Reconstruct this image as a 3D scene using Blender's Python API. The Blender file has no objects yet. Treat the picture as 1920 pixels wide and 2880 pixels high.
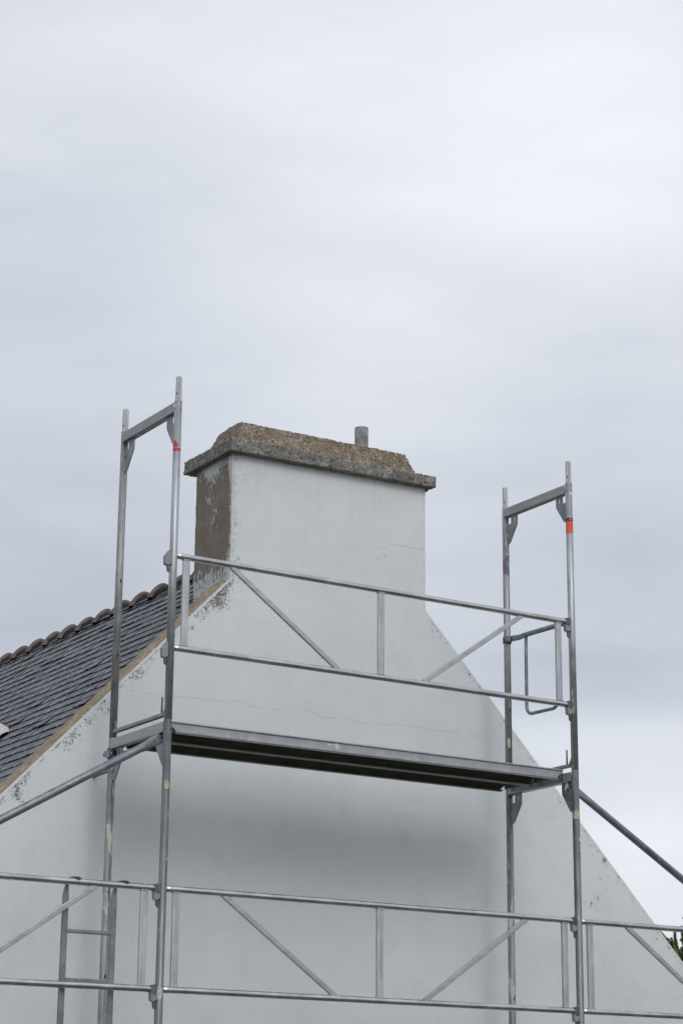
import bpy, bmesh, math, random
from mathutils import Vector, Matrix, noise
from mathutils.geometry import tessellate_polygon

random.seed(7)
SC = bpy.context.scene
COL = SC.collection
R = math.radians
PI = math.pi

# ------------------------------------------------------------------ camera
Z0 = 4.08                       # height of the platform joint above the ground
cd = bpy.data.cameras.new("camera")
cam = bpy.data.objects.new("camera", cd)
COL.objects.link(cam)
_f, _p, _y, _r = 5973.41, 0.2912, 0.5609, 0.0092
fw = Vector((math.sin(_y) * math.cos(_p), math.cos(_y) * math.cos(_p), math.sin(_p)))
rt0 = Vector((math.cos(_y), -math.sin(_y), 0))
up0 = rt0.cross(fw)
rt = math.cos(_r) * rt0 + math.sin(_r) * up0
up = -math.sin(_r) * rt0 + math.cos(_r) * up0
M = Matrix((rt, up, -fw)).transposed().to_4x4()
M.translation = Vector((-5.7344, -11.0337, Z0 - 2.4246))
cam.matrix_world = M
cd.sensor_fit = 'VERTICAL'
cd.sensor_height = 36.0
cd.lens = _f * 36.0 / 2880.0
cd.clip_start = 0.1
cd.clip_end = 3000
SC.camera = cam

# ------------------------------------------------------------------ view
SC.view_settings.view_transform = 'Standard'
SC.view_settings.look = 'None'
SC.view_settings.exposure = 0.0
SC.view_settings.gamma = 1.0

# ------------------------------------------------------------------ node helpers
class NT:
    def __init__(self, tree):
        self.t = tree
        self.n = tree.nodes
        self.l = tree.links
    def new(self, typ, **kw):
        nd = self.n.new(typ)
        for k, v in kw.items():
            setattr(nd, k, v)
        return nd
    def put(self, sock, v):
        if v is None:
            return
        if hasattr(v, 'is_linked'):
            self.l.new(v, sock)
        else:
            sock.default_value = v
    def math(self, op, a, b=None, c=None, clamp=False):
        nd = self.new('ShaderNodeMath', operation=op, use_clamp=clamp)
        self.put(nd.inputs[0], a)
        self.put(nd.inputs[1], b)
        self.put(nd.inputs[2], c)
        return nd.outputs[0]
    def vmath(self, op, a, b=None):
        nd = self.new('ShaderNodeVectorMath', operation=op)
        self.put(nd.inputs[0], a)
        self.put(nd.inputs[1], b)
        return nd.outputs['Value'] if op in ('DOT_PRODUCT', 'LENGTH', 'DISTANCE') else nd.outputs['Vector']
    def noise(self, vec, scale, detail=4, rough=0.55, dist=0.0):
        nd = self.new('ShaderNodeTexNoise')
        self.put(nd.inputs['Vector'], vec)
        nd.inputs['Scale'].default_value = scale
        nd.inputs['Detail'].default_value = detail
        nd.inputs['Roughness'].default_value = rough
        nd.inputs['Distortion'].default_value = dist
        return nd.outputs[0]
    def voro(self, vec, scale, out='Distance'):
        nd = self.new('ShaderNodeTexVoronoi')
        self.put(nd.inputs['Vector'], vec)
        nd.inputs['Scale'].default_value = scale
        return nd.outputs[out]
    def rng(self, v, a, b, c=0.0, d=1.0, smooth=True):
        nd = self.new('ShaderNodeMapRange')
        nd.interpolation_type = 'SMOOTHSTEP' if smooth else 'LINEAR'
        self.put(nd.inputs[0], v)
        for i, x in enumerate((a, b, c, d)):
            self.put(nd.inputs[i + 1], x)
        return nd.outputs[0]
    def mix(self, f, a, b):
        nd = self.new('ShaderNodeMix', data_type='RGBA')
        self.put(nd.inputs[0], f)
        self.put(nd.inputs[6], a if hasattr(a, 'is_linked') else (*a, 1))
        self.put(nd.inputs[7], b if hasattr(b, 'is_linked') else (*b, 1))
        return nd.outputs[2]
    def sep(self, v):
        nd = self.new('ShaderNodeSeparateXYZ')
        self.put(nd.inputs[0], v)
        return nd.outputs
    def comb(self, x, y, z):
        nd = self.new('ShaderNodeCombineXYZ')
        for i, v in enumerate((x, y, z)):
            self.put(nd.inputs[i], v)
        return nd.outputs[0]
    def scale(self, v, s):
        nd = self.new('ShaderNodeVectorMath', operation='MULTIPLY')
        self.put(nd.inputs[0], v)
        nd.inputs[1].default_value = s
        return nd.outputs[0]
    def bump(self, h, strength, dist):
        nd = self.new('ShaderNodeBump')
        nd.inputs['Strength'].default_value = strength
        nd.inputs['Distance'].default_value = dist
        self.put(nd.inputs['Height'], h)
        return nd.outputs[0]

# ------------------------------------------------------------------ world: overcast sky
SUN_EL, SUN_AZ = R(35), R(190)      # azimuth clockwise from +Y
W = bpy.data.worlds.new("World")
SC.world = W
W.use_nodes = True
W.node_tree.nodes.clear()
w = NT(W.node_tree)
sky = w.new('ShaderNodeTexSky', sky_type='NISHITA')
sky.sun_disc = False
sky.sun_elevation = SUN_EL
sky.sun_rotation = SUN_AZ
sky.dust_density = 2.0
tc = w.new('ShaderNodeTexCoord').outputs['Generated']
sx, sy, sz = w.sep(tc)
BG = 0.1
def lobe(d, width, amp):
    dv = Vector(d).normalized()
    dot = w.vmath('DOT_PRODUCT', tc, tuple(dv))
    ang = w.math('SQRT', w.math('MULTIPLY', w.math('SUBTRACT', 1.0, dot, clamp=True), 2.0))
    q = w.math('DIVIDE', ang, width)
    g = w.math('EXPONENT', w.math('MULTIPLY', w.math('MULTIPLY', q, q), -1.0))
    return w.math('MULTIPLY', g, amp)
stretch = w.scale(tc, (3.0, 3.0, 10.0))
n1 = w.noise(stretch, 1.6, 5, 0.5, 0.3)
n2 = w.noise(w.scale(tc, (7.0, 7.0, 26.0)), 1.5, 4, 0.5, 0.4)
val = w.math('ADD', 0.662, w.math('MULTIPLY', w.math('SUBTRACT', n1, 0.5), 0.29))
val = w.math('ADD', val, w.math('MULTIPLY', w.math('SUBTRACT', n2, 0.5), 0.075))
for d, wd, am in (((0.5879, 0.6668, 0.458), 0.13, 0.22),
                  ((0.3746, 0.8021, 0.465), 0.14, 0.10),
                  ((0.47, 0.75, 0.50), 0.16, 0.08),
                  ((0.3892, 0.8264, 0.4068), 0.08, -0.06),
                  ((0.6012, 0.727, 0.3318), 0.07, -0.06),
                  ((0.502, 0.7878, 0.3568), 0.08, 0.07),
                  ((0.41, 0.87, 0.25), 0.10, -0.05),
                  ((0.6327, 0.7448, 0.2119), 0.05, -0.05),
                  ((0.6368, 0.7517, 0.160), 0.06, 0.11)):
    val = w.math('ADD', val, lobe(d, wd, am))
sunv = (math.sin(SUN_AZ) * math.cos(SUN_EL), math.cos(SUN_AZ) * math.cos(SUN_EL), math.sin(SUN_EL))
# a whiter break in the cloud low down on the right
brk = w.math('MULTIPLY', w.rng(w.math('ADD', sz, w.math('MULTIPLY', w.math('SUBTRACT', n1, 0.5), 0.02)), 0.206, 0.182), lobe((0.645, 0.75, 0.15), 0.15, 0.12))
val = w.math('ADD', val, brk)
val = w.math('ADD', val, lobe((0.62, 0.76, 0.245), 0.07, -0.05))
val = w.math('ADD', val, lobe(sunv, 0.75, 0.22))
# unseen sky lobes, added at several elevations to soften the deck shadow vertically
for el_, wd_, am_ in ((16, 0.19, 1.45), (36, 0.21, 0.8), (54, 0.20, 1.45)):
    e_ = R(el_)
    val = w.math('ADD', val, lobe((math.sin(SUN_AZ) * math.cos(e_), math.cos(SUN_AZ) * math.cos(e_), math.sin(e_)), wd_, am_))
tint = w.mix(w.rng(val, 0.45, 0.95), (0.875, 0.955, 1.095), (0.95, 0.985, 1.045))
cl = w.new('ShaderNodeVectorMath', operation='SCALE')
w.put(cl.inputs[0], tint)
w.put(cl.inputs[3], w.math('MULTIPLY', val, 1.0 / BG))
# below the horizon the cloud deck is not seen
hz = w.rng(sz, -0.06, 0.0)
cloud = w.mix(hz, (1.5, 1.6, 1.7), cl.outputs[0])
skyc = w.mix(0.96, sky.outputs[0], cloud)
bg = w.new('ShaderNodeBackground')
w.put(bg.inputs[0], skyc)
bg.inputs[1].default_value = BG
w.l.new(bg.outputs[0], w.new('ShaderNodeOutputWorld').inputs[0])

sd = bpy.data.lights.new("sun", 'SUN')
sd.energy = 0.62
sd.angle = R(23)
sd.color = (1.0, 0.975, 0.94)
sun = bpy.data.objects.new("sun", sd)
COL.objects.link(sun)
sun.rotation_euler = Vector(sunv).to_track_quat('Z', 'Y').to_euler()

# ------------------------------------------------------------------ materials
def mat(name):
    m = bpy.data.materials.new(name)
    m.use_nodes = True
    t = NT(m.node_tree)
    b = m.node_tree.nodes['Principled BSDF']
    return m, t, b

def objcoord(t, rnd=True):
    v = t.new('ShaderNodeTexCoord').outputs['Object']
    if rnd:
        o = t.new('ShaderNodeObjectInfo').outputs['Random']
        v = t.vmath('ADD', v, t.comb(t.math('MULTIPLY', o, 37.0), t.math('MULTIPLY', o, 91.0), t.math('MULTIPLY', o, 53.0)))
    return v

def metal(name, base, dark, metallic=0.85, rough=0.42, streak=(60, 60, 4), paint=0.0, paintcol=(0.55, 0.52, 0.42), spangle=0.0):
    m, t, b = mat(name)
    v = objcoord(t)
    st = t.noise(t.scale(v, streak), 1.0, 4, 0.6)
    bl = t.noise(v, 9.0, 5, 0.6)
    f = t.math('ADD', t.math('MULTIPLY', st, 0.6), t.math('MULTIPLY', bl, 0.4))
    f = t.rng(f, 0.36, 0.62)
    c = t.mix(f, dark, base)
    if spangle:
        vo = t.voro(v, 70.0, 'Color')
        c = t.mix(t.math('MULTIPLY', t.sep(vo)[0], spangle), c, tuple(min(1, x * 1.5) for x in base))
    scr = t.rng(t.noise(t.scale(v, (45, 45, 150)), 1.0, 2, 0.5), 0.70, 0.76)
    c = t.mix(t.math('MULTIPLY', scr, 0.28), c, tuple(x * 0.35 for x in base))
    met = metallic
    rg = t.rng(bl, 0.3, 0.7, rough - 0.07, rough + 0.1)
    if paint:
        p = t.noise(t.scale(v, (16, 16, 5)), 1.0, 6, 0.68)
        pm = t.rng(p, 0.60 - paint * 0.1, 0.62 - paint * 0.1)
        c = t.mix(pm, c, paintcol)
        met = t.math('MULTIPLY', t.math('SUBTRACT', 1.0, pm), metallic)
        rg = t.math('MAXIMUM', rg, t.math('MULTIPLY', pm, 0.8))
    t.put(b.inputs['Base Color'], c)
    t.put(b.inputs['Metallic'], met)
    t.put(b.inputs['Roughness'], rg)
    t.put(b.inputs['Normal'], t.bump(t.math('ADD', st, t.math('MULTIPLY', bl, 0.6)), 0.12, 0.002))
    return m

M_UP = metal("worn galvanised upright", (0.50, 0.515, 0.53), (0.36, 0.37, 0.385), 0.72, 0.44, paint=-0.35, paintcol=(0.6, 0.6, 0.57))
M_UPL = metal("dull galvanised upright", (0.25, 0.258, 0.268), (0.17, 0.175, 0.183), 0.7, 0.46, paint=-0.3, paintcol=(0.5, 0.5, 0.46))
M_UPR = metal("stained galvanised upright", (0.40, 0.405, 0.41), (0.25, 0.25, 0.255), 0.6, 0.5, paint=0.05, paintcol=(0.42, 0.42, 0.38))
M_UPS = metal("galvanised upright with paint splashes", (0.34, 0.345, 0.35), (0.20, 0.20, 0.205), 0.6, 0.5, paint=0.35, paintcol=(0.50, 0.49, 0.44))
M_RAIL = metal("worn aluminium rail", (0.66, 0.66, 0.66), (0.46, 0.46, 0.46), 0.95, 0.27, streak=(4, 60, 60))
M_STRUT = metal("aluminium strut", (0.56, 0.57, 0.58), (0.40, 0.41, 0.42), 0.7, 0.42)
M_DIAG = metal("aluminium diagonal", (0.50, 0.51, 0.52), (0.38, 0.39, 0.40), 0.8, 0.38, streak=(8, 40, 40))
M_ZINC = metal("zinc blue grey tube", (0.25, 0.28, 0.305), (0.155, 0.178, 0.198), 0.65, 0.5, streak=(14, 14, 14), spangle=0.15)
M_DECK = metal("galvanised deck sheet", (0.39, 0.40, 0.41), (0.31, 0.315, 0.325), 0.8, 0.40, streak=(16, 9, 6), paint=-0.75, paintcol=(0.6, 0.6, 0.57), spangle=0.2)
M_UNDER = metal("darker deck underside", (0.25, 0.24, 0.215), (0.16, 0.152, 0.135), 0.3, 0.6, streak=(6, 30, 30))  # darker than the outer deck sheet, for inner faces and stiffener
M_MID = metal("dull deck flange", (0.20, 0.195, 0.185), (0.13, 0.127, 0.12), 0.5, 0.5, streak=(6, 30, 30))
M_PLATE = metal("galvanised plate", (0.34, 0.35, 0.36), (0.24, 0.25, 0.255), 0.6, 0.52, streak=(12, 12, 12))
M_TRANS = metal("extruded transom", (0.50, 0.51, 0.51), (0.40, 0.41, 0.41), 0.55, 0.5, streak=(40, 5, 60))
M_IRON = metal("dark steel coupler", (0.17, 0.175, 0.18), (0.09, 0.092, 0.095), 0.7, 0.5, streak=(20, 20, 20))

def plain(name, col, rough=0.7, var=0.25, sc=30.0, metallic=0.0, bump=0.0):
    m, t, b = mat(name)
    v = objcoord(t)
    n = t.noise(v, sc, 5, 0.6)
    c = t.mix(t.rng(n, 0.35, 0.65), tuple(x * (1 - var) for x in col), tuple(min(1, x * (1 + var)) for x in col))
    t.put(b.inputs['Base Color'], c)
    b.inputs['Roughness'].default_value = rough
    b.inputs['Metallic'].default_value = metallic
    if bump:
        t.put(b.inputs['Normal'], t.bump(n, bump, 0.004))
    return m

M_HOLE_SHADE = plain("painted shade of hole", (0.012, 0.012, 0.012), 0.9)  # shade of holes, painted on the tubes as flat black discs
M_RED = plain("torn red tape", (0.62, 0.06, 0.045), 0.55, 0.25, 120)
M_ORANGE = plain("orange sticker", (0.80, 0.10, 0.045), 0.5, 0.12, 140)
M_BLACK = plain("black sticker band", (0.02, 0.018, 0.022), 0.5)
M_WHITEMARK = plain("white print", (0.55, 0.5, 0.5), 0.6)
M_PURPLE = plain("faded purple tape", (0.17, 0.125, 0.19), 0.6, 0.3, 60)
M_BEIGE = plain("beige paint splash", (0.50, 0.43, 0.30), 0.8, 0.25, 90)
M_CREAM = plain("cream paint splash", (0.52, 0.50, 0.42), 0.8, 0.2, 90)

# ---- white render
XM, ZAP, SL = 1.807, 2.075 + Z0, 1.0263
CH_L, CH_R, Y_W, CH_B = 1.003, 2.602, 1.1, 1.612
COSA = 1 / math.hypot(1, SL)
def white_paint():
    m, t, b = mat("white painted render")
    P = t.new('ShaderNodeNewGeometry').outputs['Position']
    x, y, z = t.sep(P)
    zr = t.math('SUBTRACT', z, Z0)
    # base tone: broad weathering, faint vertical runs
    big = t.noise(P, 0.9, 4, 0.6)
    mid = t.noise(P, 5.0, 5, 0.65)
    base = t.mix(t.rng(big, 0.3, 0.7), (0.645, 0.675, 0.68), (0.71, 0.73, 0.735))
    base = t.mix(t.math('MULTIPLY', t.rng(mid, 0.48, 0.70), 0.30), base, (0.56, 0.585, 0.59))
    runs = t.noise(t.scale(P, (11, 11, 0.9)), 1.0, 4, 0.6)
    base = t.mix(t.math('MULTIPLY', t.rng(runs, 0.55, 0.75), 0.10), base, (0.52, 0.55, 0.55))
    drip = t.math('MULTIPLY', t.rng(zr, 1.55, 2.12), t.rng(t.noise(t.scale(P, (26, 26, 1.6)), 1.0, 4, 0.65), 0.50, 0.72))
    base = t.mix(t.math('MULTIPLY', drip, 0.13), base, (0.36, 0.37, 0.355))
    fine = t.noise(P, 170.0, 3, 0.7)
    base = t.mix(t.math('MULTIPLY', t.rng(fine, 0.56, 0.72), 0.22), base, (0.42, 0.44, 0.44))
    hue = t.noise(P, 2.3, 3, 0.5)
    base = t.mix(t.math('MULTIPLY', t.rng(hue, 0.5, 0.65), 0.25), base, (0.66, 0.665, 0.71))
    # lichen speckle: along the rakes, by the chimney corner, odd patches
    adx = t.math('ABSOLUTE', t.math('SUBTRACT', x, XM))
    rake = t.math('SUBTRACT', t.math('SUBTRACT', ZAP, t.math('MULTIPLY', adx, SL)), z)
    dr = t.math('MULTIPLY', rake, COSA)
    outer = t.rng(adx, 0.70, 0.84)
    patch = t.noise(P, 4.2, 4, 0.65)
    left = t.rng(x, 1.0, 2.4, 1.0, 0.78)
    reach = t.rng(patch, 0.36, 0.68, 0.012, 0.22)
    dens_r = t.math('MULTIPLY', t.math('MULTIPLY', t.rng(t.math('DIVIDE', dr, reach), 0.0, 1.0, 1.0, 0.0), outer), left)
    hi = t.rng(adx, 1.05, 0.8)
    dens_r = t.math('ADD', dens_r, t.math('MULTIPLY', t.math('MULTIPLY', hi, t.rng(dr, 0.0, 0.26, 0.62, 0.0)), t.math('MULTIPLY', outer, t.rng(x, 1.7, 2.0, 1.0, 0.25))))
    dc = t.math('SUBTRACT', x, CH_L)
    up_ = t.rng(zr, 1.05, 1.3)
    dens_c = t.math('MULTIPLY', t.rng(dc, 0.0, 0.17, 0.86, 0.0), up_)
    dens_c = t.math('MULTIPLY', dens_c, t.rng(patch, 0.3, 0.6, 0.5, 1.0))
    dcr = t.math('SUBTRACT', CH_R, x)
    dens_cr = t.math('MULTIPLY', t.math('MULTIPLY', t.rng(dcr, 0.0, 0.10, 0.40, 0.0), up_), t.rng(patch, 0.35, 0.65))
    odd = t.math('MULTIPLY', t.rng(t.noise(P, 1.9, 3, 0.6), 0.60, 0.78), 0.38)
    # colonies of lichen and grime where they grow on this wall
    dens = t.math('MAXIMUM', t.math('MAXIMUM', t.math('MULTIPLY', dens_r, 0.85), dens_c), t.math('MAXIMUM', dens_cr, odd))
    wx = t.math('ADD', x, t.math('MULTIPLY', t.math('SUBTRACT', t.noise(P, 9.0, 3, 0.6), 0.5), 0.16))
    wz = t.math('ADD', zr, t.math('MULTIPLY', t.math('SUBTRACT', t.noise(t.vmath('ADD', P, (7.0, 3.0, 1.0)), 9.0, 3, 0.6), 0.5), 0.16))
    for bx, bz, br, ba in ((0.80, 1.00, .11, .75), (0.68, .87, .08, .9), (0.42, .63, .06, .8), (0.33, .53, .07, .95), (0.20, .40, .07, .8), (0.11, .30, .10, .85),
                           (-.03, .16, .08, .75), (-.17, .00, .08, .85), (-.30, -.12, .06, .6), (-.47, -.32, .09, .95), (0.33, .40, .10, .42), (0.56, .45, .09, .35), (.30, .42, .05, .5),
                           (4.20, -.385, .08, 1.0), (4.06, -.33, .06, .55), (4.17, -.55, .11, .5), (4.06, -.72, .12, .55), (3.545, .30, .07, .8), (3.78, .03, .05, .6), (3.62, .16, .06, .4),
                           (4.66, -.93, .10, .55), (4.45, -.70, .05, .5), (2.24, 1.62, .10, .46), (2.10, 1.46, .12, .30), (1.65, .46, .08, .40), (2.0, .34, .08, .34), (2.66, 1.18, .07, .6), (2.76, 1.06, .06, .75), (2.90, .93, .05, .5),
                           (1.05, 2.02, .07, .5), (1.12, 1.82, .05, .35)):
        ddx = t.math('SUBTRACT', wx, bx); ddz = t.math('SUBTRACT', wz, bz)
        r2 = t.math('ADD', t.math('MULTIPLY', ddx, ddx), t.math('MULTIPLY', ddz, ddz))
        dens = t.math('MAXIMUM', dens, t.math('MULTIPLY', t.math('EXPONENT', t.math('MULTIPLY', r2, -1.0 / (br * br))), ba))
    sp = t.math('ADD', t.math('MULTIPLY', t.noise(P, 105.0, 4, 0.7, 0.2), 0.68), t.math('MULTIPLY', t.noise(P, 26.0, 3, 0.6), 0.32))
    thr = t.math('SUBTRACT', 0.69, t.math('MULTIPLY', dens, 0.22))
    spm = t.rng(t.math('SUBTRACT', sp, thr), -0.030, 0.055)
    spm = t.math('MULTIPLY', t.math('MULTIPLY', spm, t.rng(dens, 0.02, 0.25)), t.math('MAXIMUM', t.rng(dr, 0.010, 0.016), t.math('SUBTRACT', 1.0, outer)))
    spm = t.math('MULTIPLY', spm, 0.95)
    gr = t.noise(P, 130.0, 3, 0.6)
    spc = t.mix(gr, (0.075, 0.067, 0.055), (0.24, 0.215, 0.175))
    # solitary pock marks
    pk = t.voro(P, 7.0)
    pkm = t.math('MULTIPLY', t.rng(pk, 0.045, 0.028), t.rng(t.noise(P, 2.6, 2, 0.5), 0.50, 0.6))
    base = t.mix(t.math('MULTIPLY', pkm, 0.55), base, (0.16, 0.16, 0.15))
    # hair cracks running across the gable
    def crack(zc, x0, x1, amp, wdt, f):
        wob = t.noise(t.comb(t.math('MULTIPLY', x, 2.2), zc * 3.1, 0.0), 1.0, 7, 0.62)
        zz = t.math('ADD', zc, t.math('MULTIPLY', t.math('SUBTRACT', wob, 0.5), amp))
        d = t.math('ABSOLUTE', t.math('SUBTRACT', zr, zz))
        mk = t.rng(d, wdt, wdt * 0.35)
        ends = t.math('MULTIPLY', t.rng(x, x0, x0 + 0.15), t.rng(x, x1, x1 - 0.1))
        brk = t.rng(t.noise(P, 6.0, 2, 0.5), 0.34, 0.5)
        return t.math('MULTIPLY', t.math('MULTIPLY', mk, ends), t.math('MULTIPLY', brk, f))
    ck = t.math('MAXIMUM', crack(0.405, 0.25, 3.4, 0.16, 0.0042, 0.20), crack(1.70, 2.22, 2.62, 0.05, 0.004, 0.32))
    base = t.mix(ck, base, (0.17, 0.16, 0.15))
    col = t.mix(spm, base, spc)
    t.put(b.inputs['Base Color'], col)
    b.inputs['Roughness'].default_value = 0.78
    b.inputs['Specular IOR Level'].default_value = 0.25
    h = t.math('ADD', t.noise(t.scale(P, (1, 1, 1.6)), 38.0, 5, 0.6), t.math('MULTIPLY', t.noise(P, 6.0, 3, 0.5), 1.2))
    h = t.math('SUBTRACT', h, t.math('MULTIPLY', spm, 0.5))
    t.put(b.inputs['Normal'], t.bump(h, 0.24, 0.008))
    return m
M_WHITE = white_paint()

def bare_side():
    """side of the chimney: brown mortar with what is left of the white paint"""
    m, t, b = mat("brown mortar with flaking white paint")
    P = t.new('ShaderNodeNewGeometry').outputs['Position']
    x, y, z = t.sep(P)
    zr = t.math('SUBTRACT', z, Z0)
    g = t.noise(P, 90.0, 4, 0.7)
    bg_ = t.noise(P, 7.0, 4, 0.6)
    brown = t.mix(g, (0.15, 0.117, 0.084), (0.285, 0.232, 0.175))
    brown = t.mix(t.math('MULTIPLY', t.rng(bg_, 0.42, 0.66), 0.7), brown, (0.25, 0.232, 0.205))
    top = t.rng(zr, 1.93, 2.16)
    edge = t.rng(y, 1.175, 1.105)
    bot = t.math('MULTIPLY', t.rng(zr, 1.52, 1.28), 1.0)
    midp = t.math('MULTIPLY', t.rng(t.math('ABSOLUTE', t.math('SUBTRACT', y, 1.36)), 0.17, 0.03), t.rng(zr, 1.45, 1.7))
    d = t.math('ADD', t.math('MULTIPLY', top, 0.85), t.math('MULTIPLY', edge, 0.9))
    d = t.math('ADD', d, t.math('ADD', t.math('MULTIPLY', bot, 0.95), t.math('MULTIPLY', midp, 0.60)))
    n = t.math('ADD', t.math('MULTIPLY', t.noise(t.scale(P, (48, 48, 18)), 1.0, 6, 0.72), 0.75), t.math('MULTIPLY', t.noise(P, 5.0, 3, 0.6), 0.25))
    mk = t.rng(t.math('SUBTRACT', n, t.math('SUBTRACT', 0.66, t.math('MULTIPLY', d, 0.20))), -0.03, 0.045)
    wh = t.mix(bg_, (0.56, 0.58, 0.59), (0.66, 0.68, 0.69))
    t.put(b.inputs['Base Color'], t.mix(mk, brown, wh))
    b.inputs['Roughness'].default_value = 0.85
    h = t.math('ADD', g, t.math('MULTIPLY', mk, 0.7))
    t.put(b.inputs['Normal'], t.bump(h, 0.5, 0.008))
    return m
M_SIDE = bare_side()

def concrete(name, a, bcol, lich, lf, grit, chips=0.7, blot=0.55):
    m, t, b = mat(name)
    P = t.new('ShaderNodeNewGeometry').outputs['Position']
    n = t.noise(P, grit, 5, 0.75)
    n2 = t.noise(P, 6.0, 5, 0.65)
    v = t.voro(P, grit * 0.8, 'Color')
    c = t.mix(t.rng(n, 0.3, 0.7), a, bcol)
    c = t.mix(t.math('MULTIPLY', t.rng(t.sep(v)[0], 0.75, 1.0), 0.6), c, tuple(min(1, q * 1.7) for q in bcol))
    c = t.mix(t.math('MULTIPLY', t.rng(t.sep(v)[1], 0.85, 0.95), chips), c, (0.03, 0.027, 0.022))
    c = t.mix(t.math('MULTIPLY', t.rng(n2, 0.45, 0.7), blot), c, tuple(q * 0.62 for q in a))
    l1 = t.math('MULTIPLY', t.rng(t.noise(P, 10.0, 5, 0.7), 0.50, 0.62), t.rng(t.noise(P, 75.0, 4, 0.7), 0.46, 0.56))
    c = t.mix(t.math('MULTIPLY', l1, lf), c, lich)
    t.put(b.inputs['Base Color'], c)
    b.inputs['Roughness'].default_value = 0.92
    b.inputs['Specular IOR Level'].default_value = 0.2
    t.put(b.inputs['Normal'], t.bump(t.math('ADD', n, t.math('MULTIPLY', t.sep(v)[0], 0.5)), 0.8, 0.012))
    return m
M_CROWN = concrete("weathered brown mortar", (0.17, 0.13, 0.09), (0.34, 0.28, 0.215), (0.55, 0.53, 0.49), 0.6, 80.0)
M_SLAB = concrete("lichened grey concrete", (0.165, 0.154, 0.134), (0.31, 0.292, 0.262), (0.50, 0.50, 0.49), 0.85, 95.0)
M_VERGE = concrete("sandy brown mortar", (0.30, 0.232, 0.165), (0.38, 0.30, 0.222), (0.55, 0.51, 0.45), 0.7, 60.0, 0.25, 0.45)

def slate():
    m, t, b = mat("blue grey slate")
    v = t.new('ShaderNodeTexCoord').outputs['Object']
    rnd = t.new('ShaderNodeNewGeometry').outputs['Random Per Island']
    n = t.noise(v, 14.0, 5, 0.65)
    c = t.mix(rnd, (0.066, 0.075, 0.094), (0.120, 0.127, 0.145))
    c = t.mix(t.math('MULTIPLY', t.rng(n, 0.5, 0.72), 0.4), c, (0.15, 0.145, 0.14))
    lm = t.math('MULTIPLY', t.rng(t.noise(v, 2.6, 3, 0.6), 0.52, 0.66), t.rng(t.noise(v, 48.0, 4, 0.7), 0.60, 0.68))
    c = t.mix(t.math('MULTIPLY', lm, 0.7), c, (0.21, 0.19, 0.11))
    t.put(b.inputs['Base Color'], c)
    t.put(b.inputs['Roughness'], t.rng(n, 0.3, 0.7, 0.42, 0.62))
    t.put(b.inputs['Normal'], t.bump(n, 0.25, 0.003))
    return m
M_SLATE = slate()
M_SLEDGE = plain("slate edge dirt and joint shade", (0.032, 0.027, 0.021), 0.95, 0.8, 40)  # dirt on the tails; joint shade is painted into the side faces too
M_HOOK = plain("stainless slate hook", (0.60, 0.57, 0.54), 0.45, 0.2, 40, 0.7)
M_RIDGE = plain("glazed brown ridge tile", (0.095, 0.066, 0.062), 0.40, 0.40, 16, 0.0, 0.2)
M_DARK = plain("dark roof underside", (0.03, 0.026, 0.022), 0.95)
M_PIPE = plain("stained grey cement flue", (0.26, 0.26, 0.265), 0.8, 0.4, 9)
M_LEAD = plain("stained white flashing", (0.62, 0.57, 0.52), 0.7, 0.25, 10)
M_LEAF = plain("dark green scale leaves", (0.085, 0.135, 0.030), 0.5, 0.5, 9)
M_BARK = plain("grey bark", (0.12, 0.10, 0.08), 0.9, 0.4, 12, 0, 0.5)
M_LATCH = M_PLATE

def grass_mat():
    m, t, b = mat("rough grass and gravel ground")
    P = t.new('ShaderNodeNewGeometry').outputs['Position']
    n = t.noise(P, 0.35, 5, 0.6)
    n2 = t.noise(P, 18.0, 5, 0.7)
    g = t.mix(n2, (0.035, 0.05, 0.018), (0.08, 0.095, 0.04))
    s = t.mix(n2, (0.08, 0.074, 0.062), (0.15, 0.14, 0.122))
    t.put(b.inputs['Base Color'], t.mix(t.rng(n, 0.42, 0.56), g, s))
    b.inputs['Roughness'].default_value = 0.95
    t.put(b.inputs['Normal'], t.bump(n2, 0.6, 0.03))
    return m
M_GRASS = grass_mat()

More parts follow.
